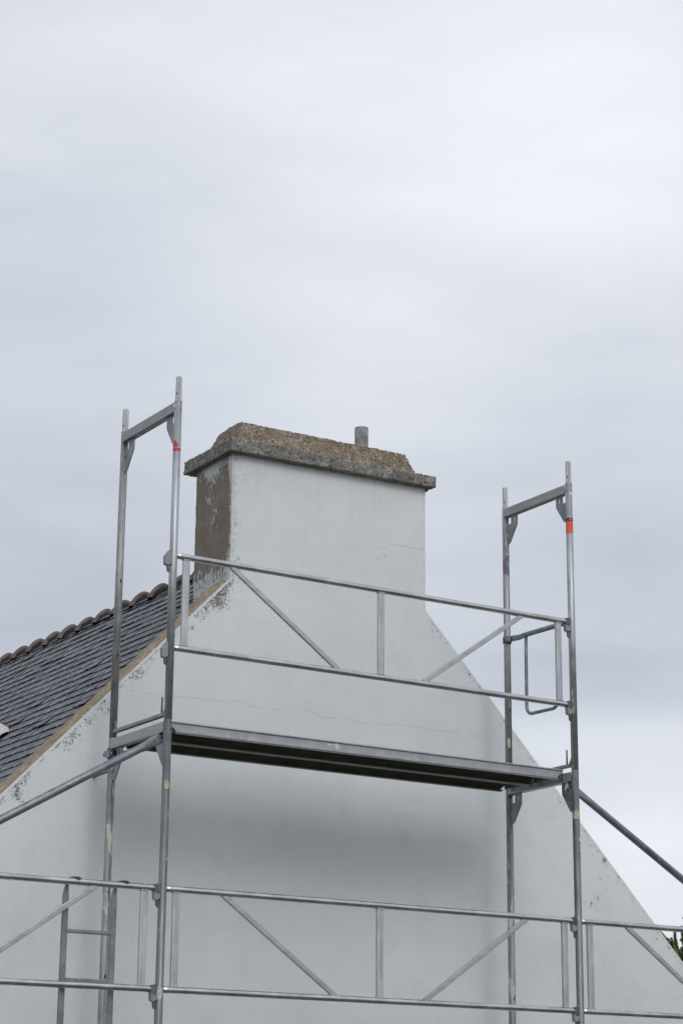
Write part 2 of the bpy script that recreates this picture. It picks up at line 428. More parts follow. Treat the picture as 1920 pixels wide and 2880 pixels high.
# ------------------------------------------------------------------ mesh builder
class MB:
    def __init__(self):
        self.v, self.f, self.m, self.s = [], [], [], []
    def face(self, idx, mi=0, smooth=False):
        self.f.append(tuple(idx)); self.m.append(mi); self.s.append(smooth)
    def pts(self, ps):
        o = len(self.v)
        self.v.extend(tuple(p) for p in ps)
        return o
    def sweep(self, prof, path, mi=0, smooth=True, caps=True, upv=None, scales=None):
        """profile (list of 2-D points) carried along a 3-D path"""
        path = [Vector(p) for p in path]
        n = len(prof)
        tang = []
        for i in range(len(path)):
            a = path[max(i - 1, 0)]; b_ = path[min(i + 1, len(path) - 1)]
            tang.append((b_ - a).normalized())
        u = Vector(upv) if upv else (Vector((0, 0, 1)) if abs(tang[0].z) < 0.9 else Vector((1, 0, 0)))
        rings = []
        for i, p in enumerate(path):
            tg = tang[i]
            u = (u - tg * u.dot(tg)).normalized()
            r_ = tg.cross(u)
            sc = scales[i] if scales else (1, 1)
            rings.append(self.pts([p + r_ * (q[0] * sc[0]) + u * (q[1] * sc[1]) for q in prof]))
        for a, b_ in zip(rings, rings[1:]):
            for k in range(n):
                self.face((a + k, a + (k + 1) % n, b_ + (k + 1) % n, b_ + k), mi, smooth)
        if caps:
            self.face([rings[0] + k for k in range(n)][::-1], mi)
            self.face([rings[-1] + k for k in range(n)], mi)
        return self
    def tube(self, p0, p1, r, n=20, mi=0, caps=True):
        return self.sweep(circ(r, n), [p0, p1], mi, True, caps)
    def pipe(self, path, r, n=16, mi=0, scales=None, upv=None):
        return self.sweep(circ(r, n), path, mi, True, True, upv, scales)
    def bar(self, p0, p1, wd, ht, r=0.004, mi=0, upv=None):
        return self.sweep(rrect(wd, ht, r), [p0, p1], mi, False, True, upv)
    def box(self, a, b_, mi=0):
        x0, y0, z0 = a; x1, y1, z1 = b_
        o = self.pts([(x0, y0, z0), (x1, y0, z0), (x1, y1, z0), (x0, y1, z0), (x0, y0, z1), (x1, y0, z1), (x1, y1, z1), (x0, y1, z1)])
        for q in ((0, 3, 2, 1), (4, 5, 6, 7), (0, 1, 5, 4), (1, 2, 6, 5), (2, 3, 7, 6), (3, 0, 4, 7)):
            self.face([o + k for k in q], mi)
        return self
    def plate(self, outline, holes, fn, t0, t1, mi=0):
        """flat plate with holes: 2-D outline placed by fn(u, v, depth)"""
        loops = [list(outline)] + [list(h) for h in holes]
        flat = [p for l in loops for p in l]
        tris = tessellate_polygon([[Vector((p[0], p[1], 0)) for p in l] for l in loops])
        a = self.pts([fn(p[0], p[1], t0) for p in flat])
        b_ = self.pts([fn(p[0], p[1], t1) for p in flat])
        for tr in tris:
            self.face([a + k for k in tr][::-1], mi)
            self.face([b_ + k for k in tr], mi)
        o = 0
        for l in loops:
            n = len(l)
            for k in range(n):
                k2 = (k + 1) % n
                self.face((a + o + k, a + o + k2, b_ + o + k2, b_ + o + k), mi)
            o += n
        return self
    def disc(self, c, nrm, r, mi=0, ry=None, n=12, upv=(0, 0, 1)):
        nrm = Vector(nrm).normalized()
        u = Vector(upv); u = (u - nrm * u.dot(nrm))
        if u.length < 1e-4:
            u = Vector((1, 0, 0))
        u.normalize()
        r_ = nrm.cross(u)
        ry = ry or r
        o = self.pts([Vector(c) + r_ * (r * math.cos(2 * PI * k / n)) + u * (ry * math.sin(2 * PI * k / n)) for k in range(n)])
        self.face([o + k for k in range(n)], mi)
        return self
    def build(self, name, mats, parent=None, world=False, recalc=True):
        me = bpy.data.meshes.new(name)
        vs = self.v
        if world and parent is not None:
            l = parent.matrix_world.translation
            l = root_loc(parent)
            vs = [(p[0] - l[0], p[1] - l[1], p[2] - l[2]) for p in vs]
        me.from_pydata(vs, [], self.f)
        for m in (mats if isinstance(mats, (list, tuple)) else [mats]):
            me.materials.append(m)
        me.polygons.foreach_set('material_index', self.m)
        me.polygons.foreach_set('use_smooth', self.s)
        if recalc:
            bm = bmesh.new(); bm.from_mesh(me)
            bmesh.ops.recalc_face_normals(bm, faces=bm.faces)
            bm.to_mesh(me); bm.free()
        me.update()
        o = bpy.data.objects.new(name, me)
        COL.objects.link(o)
        if parent is not None:
            o.parent = parent
        return o

def root_loc(o):
    l = Vector((0, 0, 0))
    while o is not None:
        l = l + o.location
        o = o.parent
    return l
def circ(r, n=20):
    return [(r * math.cos(2 * PI * k / n), r * math.sin(2 * PI * k / n)) for k in range(n)]
def rrect(wd, ht, r, n=3):
    out = []
    for cx, cy, a0 in ((wd / 2 - r, ht / 2 - r, 0), (-wd / 2 + r, ht / 2 - r, 90), (-wd / 2 + r, -ht / 2 + r, 180), (wd / 2 - r, -ht / 2 + r, 270)):
        for k in range(n + 1):
            a = R(a0 + 90 * k / n)
            out.append((cx + r * math.cos(a), cy + r * math.sin(a)))
    return out
def slot(cx, cy, wd, ht, n=5):
    r = min(wd, ht) / 2
    out = []
    if ht >= wd:
        for k in range(n + 1):
            a = PI * k / n; out.append((cx + r * math.cos(a), cy + ht / 2 - r + r * math.sin(a)))
        for k in range(n + 1):
            a = PI + PI * k / n; out.append((cx + r * math.cos(a), cy - ht / 2 + r + r * math.sin(a)))
    else:
        for k in range(n + 1):
            a = -PI / 2 + PI * k / n; out.append((cx + wd / 2 - r + r * math.cos(a), cy + r * math.sin(a)))
        for k in range(n + 1):
            a = PI / 2 + PI * k / n; out.append((cx - wd / 2 + r + r * math.cos(a), cy + r * math.sin(a)))
    return out

def thing(name, label, cat, loc=(0, 0, 0), group=None):
    o = bpy.data.objects.new(name, None)
    COL.objects.link(o)
    o.empty_display_size = 0.2
    o.location = loc
    o['label'] = label
    o['category'] = cat
    if group:
        o['group'] = group
    return o

# ------------------------------------------------------------------ ground
g = MB()
S = 1500
o = g.pts([(-S, -S, 0), (S, -S, 0), (S, S, 0), (-S, S, 0)])
g.face((o, o + 1, o + 2, o + 3))
gr = g.build("ground", M_GRASS, recalc=False)
gr['kind'] = 'structure'

# ------------------------------------------------------------------ house
HALF, DEPTH_END = 4.15, 9.4
PW = 0.265                                    # thickness of the parapet gable wall
house = thing("house", "white rendered house gable with slate roof and broad square chimney behind the scaffolding", "house", (XM, Y_W, 0))
def rz(x):
    return ZAP - SL * abs(x - XM)
def gable(y0, y1, name, flat):
    mb = MB()
    def edge(x0, x1, n):
        return [(x0 + (x1 - x0) * k / n, rz(x0 + (x1 - x0) * k / n) + (random.uniform(-0.0015, 0.0015) if 0 < k < n else 0.0)) for k in range(n + 1)]
    top = edge(XM - HALF, CH_L, 90) + edge(CH_R, XM + HALF, 90) if flat else edge(XM - HALF, XM, 40) + edge(XM, XM + HALF, 40)[1:]
    out = [(XM - HALF, 0.0)] + top + [(XM + HALF, 0.0)]
    n = len(out)
    a = mb.pts([(p[0], y0, p[1]) for p in out]); b_ = mb.pts([(p[0], y1, p[1]) for p in out])
    tris = tessellate_polygon([[Vector((p[0], p[1], 0)) for p in out]])
    for tr in tris:
        mb.face([a + k for k in tr]); mb.face([b_ + k for k in tr][::-1])
    for k in range(n):
        k2 = (k + 1) % n
        mb.face((a + k, a + k2, b_ + k2, b_ + k))
    return mb.build(name, M_WHITE, house, True)
gable(Y_W, Y_W + PW, "gable_wall", True)
gable(DEPTH_END - PW, DEPTH_END, "gable_wall", False)
for sgn in (-1, 1):
    mb = MB()
    xa, xb = XM + sgn * (HALF - 0.45), XM + sgn * (HALF - 0.15)
    mb.box((min(xa, xb), Y_W + PW, 0), (max(xa, xb), DEPTH_END - PW, rz(XM + sgn * HALF) - 0.1))
    mb.build("side_wall", M_WHITE, house, True)

# mortar capping on the rakes of the gable parapet (set back a little so that a white lip shows)
def capping(x0, x1, n, lift0):
    mb = MB()
    rows = []
    for k in range(n + 1):
        x = x0 + (x1 - x0) * k / n
        base = rz(x)
        nx = -SL * COSA if x < XM else SL * COSA
        nz = COSA
        prof = []
        for j, (yy, hh) in enumerate(((0.0, -0.02), (0.010, 0.007), (0.06, 0.013), (0.13, 0.016), (0.20, 0.013), (0.255, 0.006), (0.272, -0.012), (0.274, -0.20))):
            nn = noise.noise(Vector((x * 9, yy * 20, 3.0))) * 0.0025 + noise.noise(Vector((x * 38, yy * 60, 9.0))) * 0.0012
            h = hh + (nn if 0 < j < 7 else 0)
            yo = 0.012 + 0.003 * noise.noise(Vector((x * 14, 5.0, 0))) if j in (0, 1) else 0.0
            if j == 6 or j == 7:
                yo = 0.006 * noise.noise(Vector((x * 6, 1.0, 0)))
            prof.append((x + nx * h, Y_W + yy + yo, base + nz * h))
        rows.append(mb.pts(prof))
    for a, b_ in zip(rows, rows[1:]):
        for j in range(7):
            mb.face((a + j, a + j + 1, b_ + j + 1, b_ + j), 0, False)
    return mb.build("mortar_capping", M_VERGE, house, True)
capping(XM - HALF, CH_L - 0.002, 220, 0)
capping(CH_R + 0.002, XM + HALF, 220, 0)

# ---- roof
OFF = 0.178                                   # slates lie this far below the rake, square to the slope
ZR = ZAP - OFF / COSA                         # ridge of the slate plane
def roof_pt(sgn, t, y, h):
    return (XM + sgn * (t * COSA + h * SL * COSA), y, ZR - t * SL * COSA + h * COSA)
y_s0 = Y_W + PW + 0.012
def slates(sgn, rows, name, parent):
    mb = MB()
    wdt, ex, ln = 0.2, 0.1095, 0.245
    ncol = int((DEPTH_END - 0.3 - y_s0) / wdt) + 2
    for i in range(rows):
        tt = 0.06 + ex * (i + 1)
        sag = 0
        for c in range(ncol):
            y0 = y_s0 + (c - (0.5 if i % 2 else 0.0)) * wdt
            y1 = y0 + wdt
            ya, yb = max(y0, y_s0) + 0.0042 + random.uniform(0, 0.0020), min(y1, DEPTH_END - 0.27) - 0.0042
            if yb - ya < 0.04:
                continue
            lift = random.uniform(0.0, 0.005) + (0.006 if random.random() < 0.06 else 0)
            dt = random.uniform(-0.003, 0.003)
            tw = random.uniform(-0.0025, 0.0025)
            wav = 0.006 * noise.noise(Vector((ya * 0.9, tt * 0.8, 0)))
            hh, ht, th = 0.000 + wav, 0.0150 + lift + wav, 0.0052
            head = max(tt - ln, 0.0)
            nt = 5
            P = []
            for j in range(nt):
                q = j / (nt - 1)
                yy = ya + (yb - ya) * q
                P.append((tt + dt + tw * (q - 0.5) * 2 + random.uniform(-0.0022, 0.0022), yy, ht + tw * (q - .5)))
            top = [roof_pt(sgn, t_, y_, h_ + th) for t_, y_, h_ in P] + [roof_pt(sgn, head, yb, hh + th), roof_pt(sgn, head, ya, hh + th)]
            bot = [roof_pt(sgn, t_ - 0.002, y_, h_) for t_, y_, h_ in P] + [roof_pt(sgn, head, yb, hh), roof_pt(sgn, head, ya, hh)]
            a = mb.pts(top); b_ = mb.pts(bot)
            n = len(top)
            fl = [a + k for k in range(n)]
            mb.face(fl if sgn > 0 else fl[::-1], 0)
            bl = [b_ + k for k in range(n)]
            mb.face(bl[::-1] if sgn > 0 else bl, 0)
            for k in range(n):
                k2 = (k + 1) % n
                q = (a + k, b_ + k, b_ + k2, a + k2)
                mb.face(q if sgn > 0 else q[::-1], 1)
            # wire hook folded up over the tail
            if sgn < 0 and i < 40 and yb - ya > 0.12:
                ym = (ya + yb) / 2 + random.uniform(-0.004, 0.004)
                q = 0.0026
                pr = [(tt + dt - 0.030, ht + th + 0.0008), (tt + dt + 0.003, ht + th + 0.0020), (tt + dt + 0.0045, ht - 0.002)]
                for (t0, h0), (t1, h1) in zip(pr, pr[1:]):
                    o_ = mb.pts([roof_pt(sgn, t0, ym - q, h0), roof_pt(sgn, t0, ym + q, h0), roof_pt(sgn, t1, ym + q, h1), roof_pt(sgn, t1, ym - q, h1),
                                 roof_pt(sgn, t0, ym - q, h0 + .003), roof_pt(sgn, t0, ym + q, h0 + .003), roof_pt(sgn, t1 + .003, ym + q, h1 + .003), roof_pt(sgn, t1 + .003, ym - q, h1 + .003)])
                    for qd in ((0, 1, 2, 3), (4, 7, 6, 5), (0, 4, 5, 1), (1, 5, 6, 2), (2, 6, 7, 3), (3, 7, 4, 0)):
                        mb.face([o_ + k for k in qd], 2)
            # crumbs of moss and dirt along the tails
            if sgn < 0 and i < 40:
                for _ in range(random.choice((0, 1, 2, 3)) if noise.noise(Vector((ya * 0.7, tt * 1.3, 4.0))) > -0.12 else 0):
                    yy = random.uniform(ya, yb); r_ = random.uniform(0.003, 0.008)
                    c0 = Vector(roof_pt(sgn, tt + dt + random.uniform(-0.004, 0.010), yy, ht - 0.001 + random.uniform(-0.006, 0.004)))
                    o_ = mb.pts([c0 + Vector(d) * r_ * random.uniform(0.7, 1.4) for d in ((1, 0, 0), (-1, 0, 0), (0, 2, 0), (0, -2, 0), (0, 0, 1), (0, 0, -1))])
                    for qd in ((0, 2, 4), (2, 1, 4), (1, 3, 4), (3, 0, 4), (2, 0, 5), (1, 2, 5), (3, 1, 5), (0, 3, 5)):
                        mb.face([o_ + k for k in qd], 1)
    return mb.build(name, [M_SLATE, M_SLEDGE, M_HOOK], parent, True, recalc=False)
roof = MB()
for sgn in (-1, 1):
    ps = []
    for t_, h_ in ((0, -0.004), (HALF / COSA - 0.02, -0.004), (HALF / COSA - 0.02, -0.06), (0, -0.06)):
        ps.append((t_, h_))
    a = roof.pts([roof_pt(sgn, t_, Y_W + PW + 0.002, h_) for t_, h_ in ps])
    b_ = roof.pts([roof_pt(sgn, t_, DEPTH_END - PW - 0.002, h_) for t_, h_ in ps])
    roof.face((a, a + 1, a + 2, a + 3)); roof.face((b_ + 3, b_ + 2, b_ + 1, b_))
    for k in range(4):
        k2 = (k + 1) % 4
        roof.face((a + k, a + k2, b_ + k2, b_ + k))
roof_o = roof.build("roof", M_DARK, house, True)
nrow = int((HALF / COSA - 0.05) / 0.1095)
slates(-1, nrow, "slate_slope", roof_o)
slates(1, nrow, "slate_slope", roof_o)

# ---- ridge tiles, each a half round with a raised collar over the next
mbt = MB()
def tile_mesh():
    mb = MB()
    # local: y from 0 (collar end) to 0.36, axis along y, crest at z = 0
    secs = [(-0.035, 0.124, 0.0), (-0.032, 0.136, 0.010), (-0.014, 0.144, 0.016), (0.010, 0.143, 0.015), (0.026, 0.132, 0.008), (0.033, 0.114, -0.004), (0.038, 0.113, -0.006), (0.30, 0.109, -0.010)]
    n = 18
    rings = []
    for inner in (0, 1):
        rs = []
        for yy, r_, dz in secs:
            rr = r_ - (0.014 if inner else 0)
            pp = []
            for k in range(n + 1):
                a = PI * (k / n)
                ex = 0.80
                cx, sz_ = math.cos(a), math.sin(a)
                px = rr * cx
                pz = rr * (1 - abs(cx) ** (1.9 if r_ > 0.12 else 1.55)) - 0.117 + dz * 0.0
                pp.append((px, yy, pz))
            rs.append(mb.pts(pp))
        rings.append(rs)
    for inner, rs in enumerate(rings):
        for a, b_ in zip(rs, rs[1:]):
            for k in range(n):
                q = (a + k, a + k + 1, b_ + k + 1, b_ + k)
                mb.face(q, 0, True)
    for e in (0, -1):
        a, b_ = rings[0][e], rings[1][e]
        for k in range(n):
            mb.face((a + k, b_ + k, b_ + k + 1, a + k + 1), 0)
    for k in (0, n):
        for i in range(len(secs) - 1):
            mb.face((rings[0][i] + k, rings[0][i + 1] + k, rings[1][i + 1] + k, rings[1][i] + k), 0)
    return mb
first = None
yk = 4.965 - 0.335 * 9
while yk < DEPTH_END - 0.6:
    if first is None:
        t_ = tile_mesh().build("ridge_tile", M_RIDGE, roof_o)
        first = t_
    else:
        t_ = first.copy(); COL.objects.link(t_); t_.parent = roof_o
    base = root_loc(house)
    t_.location = (XM - base.x + random.uniform(-.004, .004), yk - base.y, ZR + 0.043 - base.z + random.uniform(-0.004, 0.004))
    t_.rotation_euler = (R(random.uniform(-0.5, 0.5)), R(random.uniform(-1.5, 1.5)), R(random.uniform(-0.8, 0.8)))
    yk += 0.335
# mortar bed under the ridge tiles, gap shade painted in by its dark material
mb = MB()
mb.bar((XM, Y_W + PW + 0.3, ZR - 0.055), (XM, DEPTH_END - PW - 0.1, ZR - 0.055), 0.19, 0.10, 0.02)
mb.build("ridge_bed", M_DARK, roof_o, True)

# ---- stained pale flashing apron on the slope (its lower corner shows at the picture's left edge)
mb = MB()
rows = []
for i in range(9):
    row = []
    for j in range(9):
        u, v_ = i / 8, j / 8
        tu, tl = 1.805 - 0.30 * v_ ** 0.8, 1.905 - 0.10 * v_
        tt = tu + (tl - tu) * u
        yy = 3.575 + 0.8 * v_ + 0.05 * math.sin(PI * u) * (1 - v_)
        hh = 0.026 + 0.020 * math.sin(3.1 * u) * (0.3 + v_) + 0.006 * math.sin(14 * v_ + 3 * u)
        row.append(Vector(roof_pt(-1, tt, yy, hh)))
    rows.append(row)
th = Vector((-SL * COSA, 0, COSA)) * 0.004
for lay in (0, 1):
    base_i = mb.pts([p + th * lay for row in rows for p in row])
    for i in range(8):
        for j in range(8):
            a = base_i + i * 9 + j
            mb.face((a, a + 1, a + 10, a + 9), 0, True)
mb.build("flashing", M_LEAD, roof_o, True, recalc=False)
# ---- chimney
mb = MB()
ch_top = Z0 + 2.165
def quadgrid(mb, A, B, C_, D_, mi):
    o = mb.pts([A, B, C_, D_]); mb.face((o, o + 1, o + 2, o + 3), mi)
xl, xr = CH_L, CH_R
zl, zr_ = rz(CH_L), rz(CH_R)
jit = lambda z: 0.003 * noise.noise(Vector((z * 11, 2.0, 0))) + 0.0015 * noise.noise(Vector((z * 40, 7.0, 0)))
NZ = 60
fl = [(xl + jit(z), Y_W, z) for z in [zl + (ch_top - zl) * k / NZ for k in range(NZ + 1)]]
fr = [(xr + jit(z + 9), Y_W, z) for z in [zr_ + (ch_top - zr_) * k / NZ for k in range(NZ + 1)]]
bl = [(xl + jit(p[2] + 3), CH_B + jit(p[2] + 5), p[2]) for p in fl]
br = [(xr, CH_B, p[2]) for p in fr]
fl[0] = (xl, Y_W, zl); fr[0] = (xr, Y_W, zr_)
ifl, ifr, ibl, ibr, ifl2, ibl2 = (mb.pts(q) for q in (fl, fr, bl, br, fl, bl))
for k in range(NZ):
    mb.face((ifl + k, ifr + k, ifr + k + 1, ifl + k + 1), 0)
    mb.face((ibl2 + k, ifl2 + k, ifl2 + k + 1, ibl2 + k + 1), 1, True)
    mb.face((ifr + k, ibr + k, ibr + k + 1, ifr + k + 1), 0)
    mb.face((ibr + k, ibl + k, ibl + k + 1, ibr + k + 1), 0)
mb.face((ifl + NZ, ifr + NZ, ibr + NZ, ibl + NZ), 0)
zd = Z0 + 0.85                               # the back part goes down through the roof
a = mb.pts([(xl, Y_W + PW, zd), (xr, Y_W + PW, zd), (xr, CH_B, zd), (xl, CH_B, zd)])
b_ = mb.pts([(xl, Y_W + PW, zl), (xr, Y_W + PW, zr_), (xr, CH_B, zr_), (xl, CH_B, zl)])
for k in range(1, 4):
    k2 = (k + 1) % 4
    mb.face((a + k, a + k2, b_ + k2, b_ + k), 1 if k == 3 else 0)
chim = mb.build("chimney", [M_WHITE, M_SIDE], house, True, recalc=False)

def rough_block(name, fn, nx, ny, nz, m, amp, parent, seed):
    """subdivided block, corners mapped by fn(u, v, w), surface broken up by noise"""
    bm = bmesh.new()
    def grid(f, na, nb):
        vs = [[bm.verts.new(f(i / na, j / nb)) for j in range(nb + 1)] for i in range(na + 1)]
        for i in range(na):
            for j in range(nb):
                bm.faces.new((vs[i][j], vs[i + 1][j], vs[i + 1][j + 1], vs[i][j + 1]))
    grid(lambda a, b_: fn(a, b_, 0), nx, ny); grid(lambda a, b_: fn(a, b_, 1), nx, ny)
    grid(lambda a, b_: fn(a, 0, b_), nx, nz); grid(lambda a, b_: fn(a, 1, b_), nx, nz)
    grid(lambda a, b_: fn(0, a, b_), ny, nz); grid(lambda a, b_: fn(1, a, b_), ny, nz)
    bmesh.ops.remove_doubles(bm, verts=bm.verts, dist=1e-5)
    bmesh.ops.recalc_face_normals(bm, faces=bm.faces)
    bm.normal_update()
    new = []
    for v in bm.verts:
        p = v.co
        d = (noise.noise(p * 9 + Vector((seed, 0, 0))) * 0.35 + noise.noise(p * 30 + Vector((0, seed, 0))) * 0.5 + noise.noise(p * 75) * 0.9) * amp
        new.append(p + v.normal * (d - amp * 0.4))
    l = root_loc(parent)
    for v, p in zip(bm.verts, new):
        v.co = p - l
    me = bpy.data.meshes.new(name)
    bm.to_mesh(me); bm.free()
    for p in me.polygons:
        p.use_smooth = True
    me.materials.append(m)
    o = bpy.data.objects.new(name, me)
    COL.objects.link(o); o.parent = parent
    return o
def slab_fn(u, v, w_):
    x = 0.955 + (2.655 - 0.955) * u
    y = 1.035 + (1.725 - 1.035) * v
    zb = 2.140 + 0.026 * u
    zt = 2.236 + 0.014 * u
    return Vector((x, y, Z0 + zb + (zt - zb) * w_))
rough_block("slab", slab_fn, 150, 60, 9, M_SLAB, 0.0065, chim, 1.3)
def crown_fn(u, v, w_):
    k = w_
    inx = 0.085 * (k ** 0.8)
    iny = 0.115 * (k ** 0.8)
    x0, x1 = 1.035 + inx, 2.575 - inx
    y0, y1 = 1.115 + iny * 0.7, 1.640 - iny * 1.1
    z = 2.225 + 0.012 * u + (0.205 + 0.0 * u) * k
    if k > 0.99:
        z -= 0.02 * (abs(v - 0.4) * 1.4) ** 2
    return Vector((x0 + (x1 - x0) * u, y0 + (y1 - y0) * v, Z0 + z))
rough_block("crown", crown_fn, 150, 48, 18, M_CROWN, 0.0075, chim, 4.1)
mb = MB()
px, py = 2.205, 1.34
mb.sweep(circ(0.050, 28), [(px, py, Z0 + 2.38), (px, py, Z0 + 2.622)], 0, True, False)
mb.sweep(circ(0.044, 28), [(px, py, Z0 + 2.38), (px, py, Z0 + 2.622)], 0, True, False)
a = mb.pts([(px + q[0], py + q[1], Z0 + 2.622) for q in circ(0.050, 28)]); b_ = mb.pts([(px + q[0], py + q[1], Z0 + 2.622) for q in circ(0.044, 28)])
for k in range(28):
    mb.face((a + k, a + (k + 1) % 28, b_ + (k + 1) % 28, b_ + k))
mb.build("flue_pipe", M_PIPE, chim, True)

# ------------------------------------------------------------------ scaffold parts
L, D = 3.046, 0.73
RU, RG = 0.02415, 0.0195
G1, G2 = 1.0075, 0.4365

def hole_discs(mb, x, y, zs, ang, r, ry, rad, mi):
    for z in zs:
        nrm = (math.cos(ang), math.sin(ang), 0)
        mb.disc((x + nrm[0] * (rad + 0.0006), y + nrm[1] * (rad + 0.0006), z), nrm, r, mi, ry)

def torn_patch(parent, name, x, y, z0, z1, a0, a1, m, shape, rad=RU + 0.0009, na=16, nz=12, marks=None):
    """sticker left on a tube: cells of a cylinder that shape(u, v) keeps"""
    mb = MB()
    vid = {}
    def vert(i, j):
        if (i, j) not in vid:
            a = a0 + (a1 - a0) * i / na
            vid[(i, j)] = mb.pts([(x + rad * math.cos(a), y + rad * math.sin(a), z0 + (z1 - z0) * j / nz)])
        return vid[(i, j)]
    for i in range(na):
        for j in range(nz):
            if shape((i + .5) / na, (j + .5) / nz):
                mb.face((vert(i, j), vert(i + 1, j), vert(i + 1, j + 1), vert(i, j + 1)), 0, True)
    o = mb.build(name, m, parent, recalc=False)
    return o

def gusset(front, zt, root):
    """holed corner plate between transom underside (zt) and upright; u runs away from the tube"""
    mb = MB()
    out = [(0.022, 0.004), (0.140, 0.004), (0.140, -0.070)]
    out += [(0.135, -0.082), (0.058, -0.192), (0.048, -0.200), (0.036, -0.203), (0.022, -0.203), (0.022, -0.150)]
    out += [(0.034, -0.146), (0.039, -0.136), (0.039, -0.112), (0.034, -0.102), (0.022, -0.098), (0.022, -0.060), (0.070, -0.060), (0.070, -0.010), (0.022, -0.010)]
    hl = [slot(0.104, -0.034, 0.014, 0.040)]
    y0, sg = (0.0, 1) if front else (D, -1)
    mb.plate(out, hl, lambda u, v, d: (d, y0 + sg * u, zt + v), -0.004, 0.004)
    for zz in (-0.08, -0.175):
        mb.bar((0.0, y0 + sg * 0.020, zt + zz + 0.024), (0.0, y0 + sg * 0.020, zt + zz - 0.022), 0.013, 0.020, 0.004)
    return mb.build("gusset", M_PLATE, root)

def wedge_bracket(z, root):
    mb = MB()
    pr = [(-0.022, 0.034), (-0.034, 0.024), (-0.050, -0.002), (-0.061, -0.012), (-0.058, -0.062), (-0.047, -0.070), (-0.022, -0.060)]
    mb.plate(pr, [], lambda u, v, d: (u, d, z + v), -0.016, 0.016)
    b_ = mb.build("wedge_bracket", M_PLATE, root)
    mb = MB()
    wq = [(-0.030, -0.055), (-0.046, -0.060), (-0.040, -0.105), (-0.028, -0.112)]
    mb.plate(wq, [], lambda u, v, d: (u, d, z + v), -0.0035, 0.0035)
    mb.build("wedge", M_IRON, b_)
    return b_

def frame(name, label, x, zb, H, rails, front_mat, rear_mat, foot, spigot=True):
    root = thing(name, label, "scaffold frame", (x, 0, zb), "welded scaffold frames")
    ups = []
    for yy, m in ((0.0, front_mat), (D, rear_mat)):
        mb = MB()
        mb.sweep(circ(RU, 28), [(0, yy, 0.012 if foot else 0.0), (0, yy, H - 0.0015)], 0, True, True)
        va = math.atan2(-11.0, -5.7)
        if yy == 0:
            hole_discs(mb, 0, 0, [H - 0.018, H - 0.062], va + 0.75, 0.0042, 0.0042, RU, 1)
            hole_discs(mb, 0, 0, [H - 0.018, H - 0.062], va - 0.85, 0.0035, 0.0045, RU, 1)
            if not foot:
                hole_discs(mb, 0, 0, [0.215], va + 0.6, 0.0045, 0.0050, RU, 1)
                hole_discs(mb, 0, 0, [0.045], va - 1.0, 0.0045, 0.0060, RU, 1)
        else:
            hs = [0.105, 0.52, 1.0] if not foot else [H - 0.95, H - 1.45, H - 1.0 - 0.95]
            hole_discs(mb, 0, D, hs[1:], va + 0.45, 0.0052, 0.0125, RU, 1)
            hole_discs(mb, 0, D, hs[:1], va + 0.45, 0.0045, 0.0055, RU, 1)
        ups.append(mb.build("upright", [m, M_HOLE_SHADE], root))
        if spigot:
            mb = MB()
            n = 40
            prof = [((0.0192 if k % 2 else 0.0176) * math.cos(2 * PI * k / n), (0.0192 if k % 2 else 0.0176) * math.sin(2 * PI * k / n)) for k in range(n)]
            mb.sweep(prof, [(0, yy, H - 0.001), (0, yy, H + 0.148), (0, yy, H + 0.156)], 0, False, True, None, [(1, 1), (1, 1), (0.88, 0.88)])
            hole_discs(mb, 0, yy, [H + 0.040], va - 0.55, 0.0045, 0.0060, 0.0192, 1)
            mb.build("spigot", [M_UP, M_HOLE_SHADE], root)
        if foot:
            mb = MB()
            mb.box((-0.075, yy - 0.075, 0.0), (0.075, yy + 0.075, 0.010))
            mb.build("base_plate", M_PLATE, root)
    # transom: open-topped channel, slots in its floor
    mb = MB()
    z1, z0, hw = H - 0.013, H - 0.073, 0.025
    ya, yb = RU - 0.006, D - RU + 0.006
    mb.plate([(ya, z0), (yb, z0), (yb, z1), (ya, z1)], [slot(D * 0.15, z1 - 0.02, 0.008, 0.010)], lambda u, v, d: (d, u, v), -hw, -hw + 0.004)
    mb.plate([(ya, z0), (yb, z0), (yb, z1), (ya, z1)], [], lambda u, v, d: (d, u, v), hw - 0.004, hw)
    hl = [slot(0.0, yy, 0.026, 0.007) for yy in (0.20, 0.31, 0.42, 0.53)]
    mb.plate([(-hw + 0.004, ya), (hw - 0.004, ya), (hw - 0.004, yb), (-hw + 0.004, yb)], hl, lambda u, v, d: (u, v, d), z0, z0 + 0.004)
    for q in (-1, 1):
        mb.bar((q * (hw - 0.006), ya, z1 - 0.0015), (q * (hw - 0.006), yb, z1 - 0.0015), 0.010, 0.003, 0.001)
    for q in range(5):                        # fine extruded ribs on the outer face
        zz = z0 + 0.010 + 0.010 * q
        mb.bar((-hw - 0.0004, ya, zz), (-hw - 0.0004, yb, zz), 0.0024, 0.0035, 0.001)
    mb.build("transom", M_TRANS, root)
    gusset(True, z0, root); gusset(False, z0, root)
    for z in rails:
        wedge_bracket(z, root)
    return root, ups

def keep_all(u, v):
    return True
fA, upA = frame("scaffold_frame", "upper scaffold frame left of the chimney with torn red tape on its front pole", 0.0, Z0, 2.0, (G1, G2), M_UP, M_UPR, False)
fB, upB = frame("scaffold_frame", "upper scaffold frame right of the chimney with orange sticker on its front pole", L, Z0, 2.0, (G1, G2), M_UP, M_UPR, False)
lowz = Z0 - 2.0
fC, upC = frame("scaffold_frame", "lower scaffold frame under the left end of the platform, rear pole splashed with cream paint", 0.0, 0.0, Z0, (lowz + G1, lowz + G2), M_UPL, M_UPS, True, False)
fD, upD = frame("scaffold_frame", "lower scaffold frame under the right end of the platform, near the right gable slope", L, 0.0, Z0, (lowz + G1, lowz + G2), M_UPL, M_UPS, True, False)

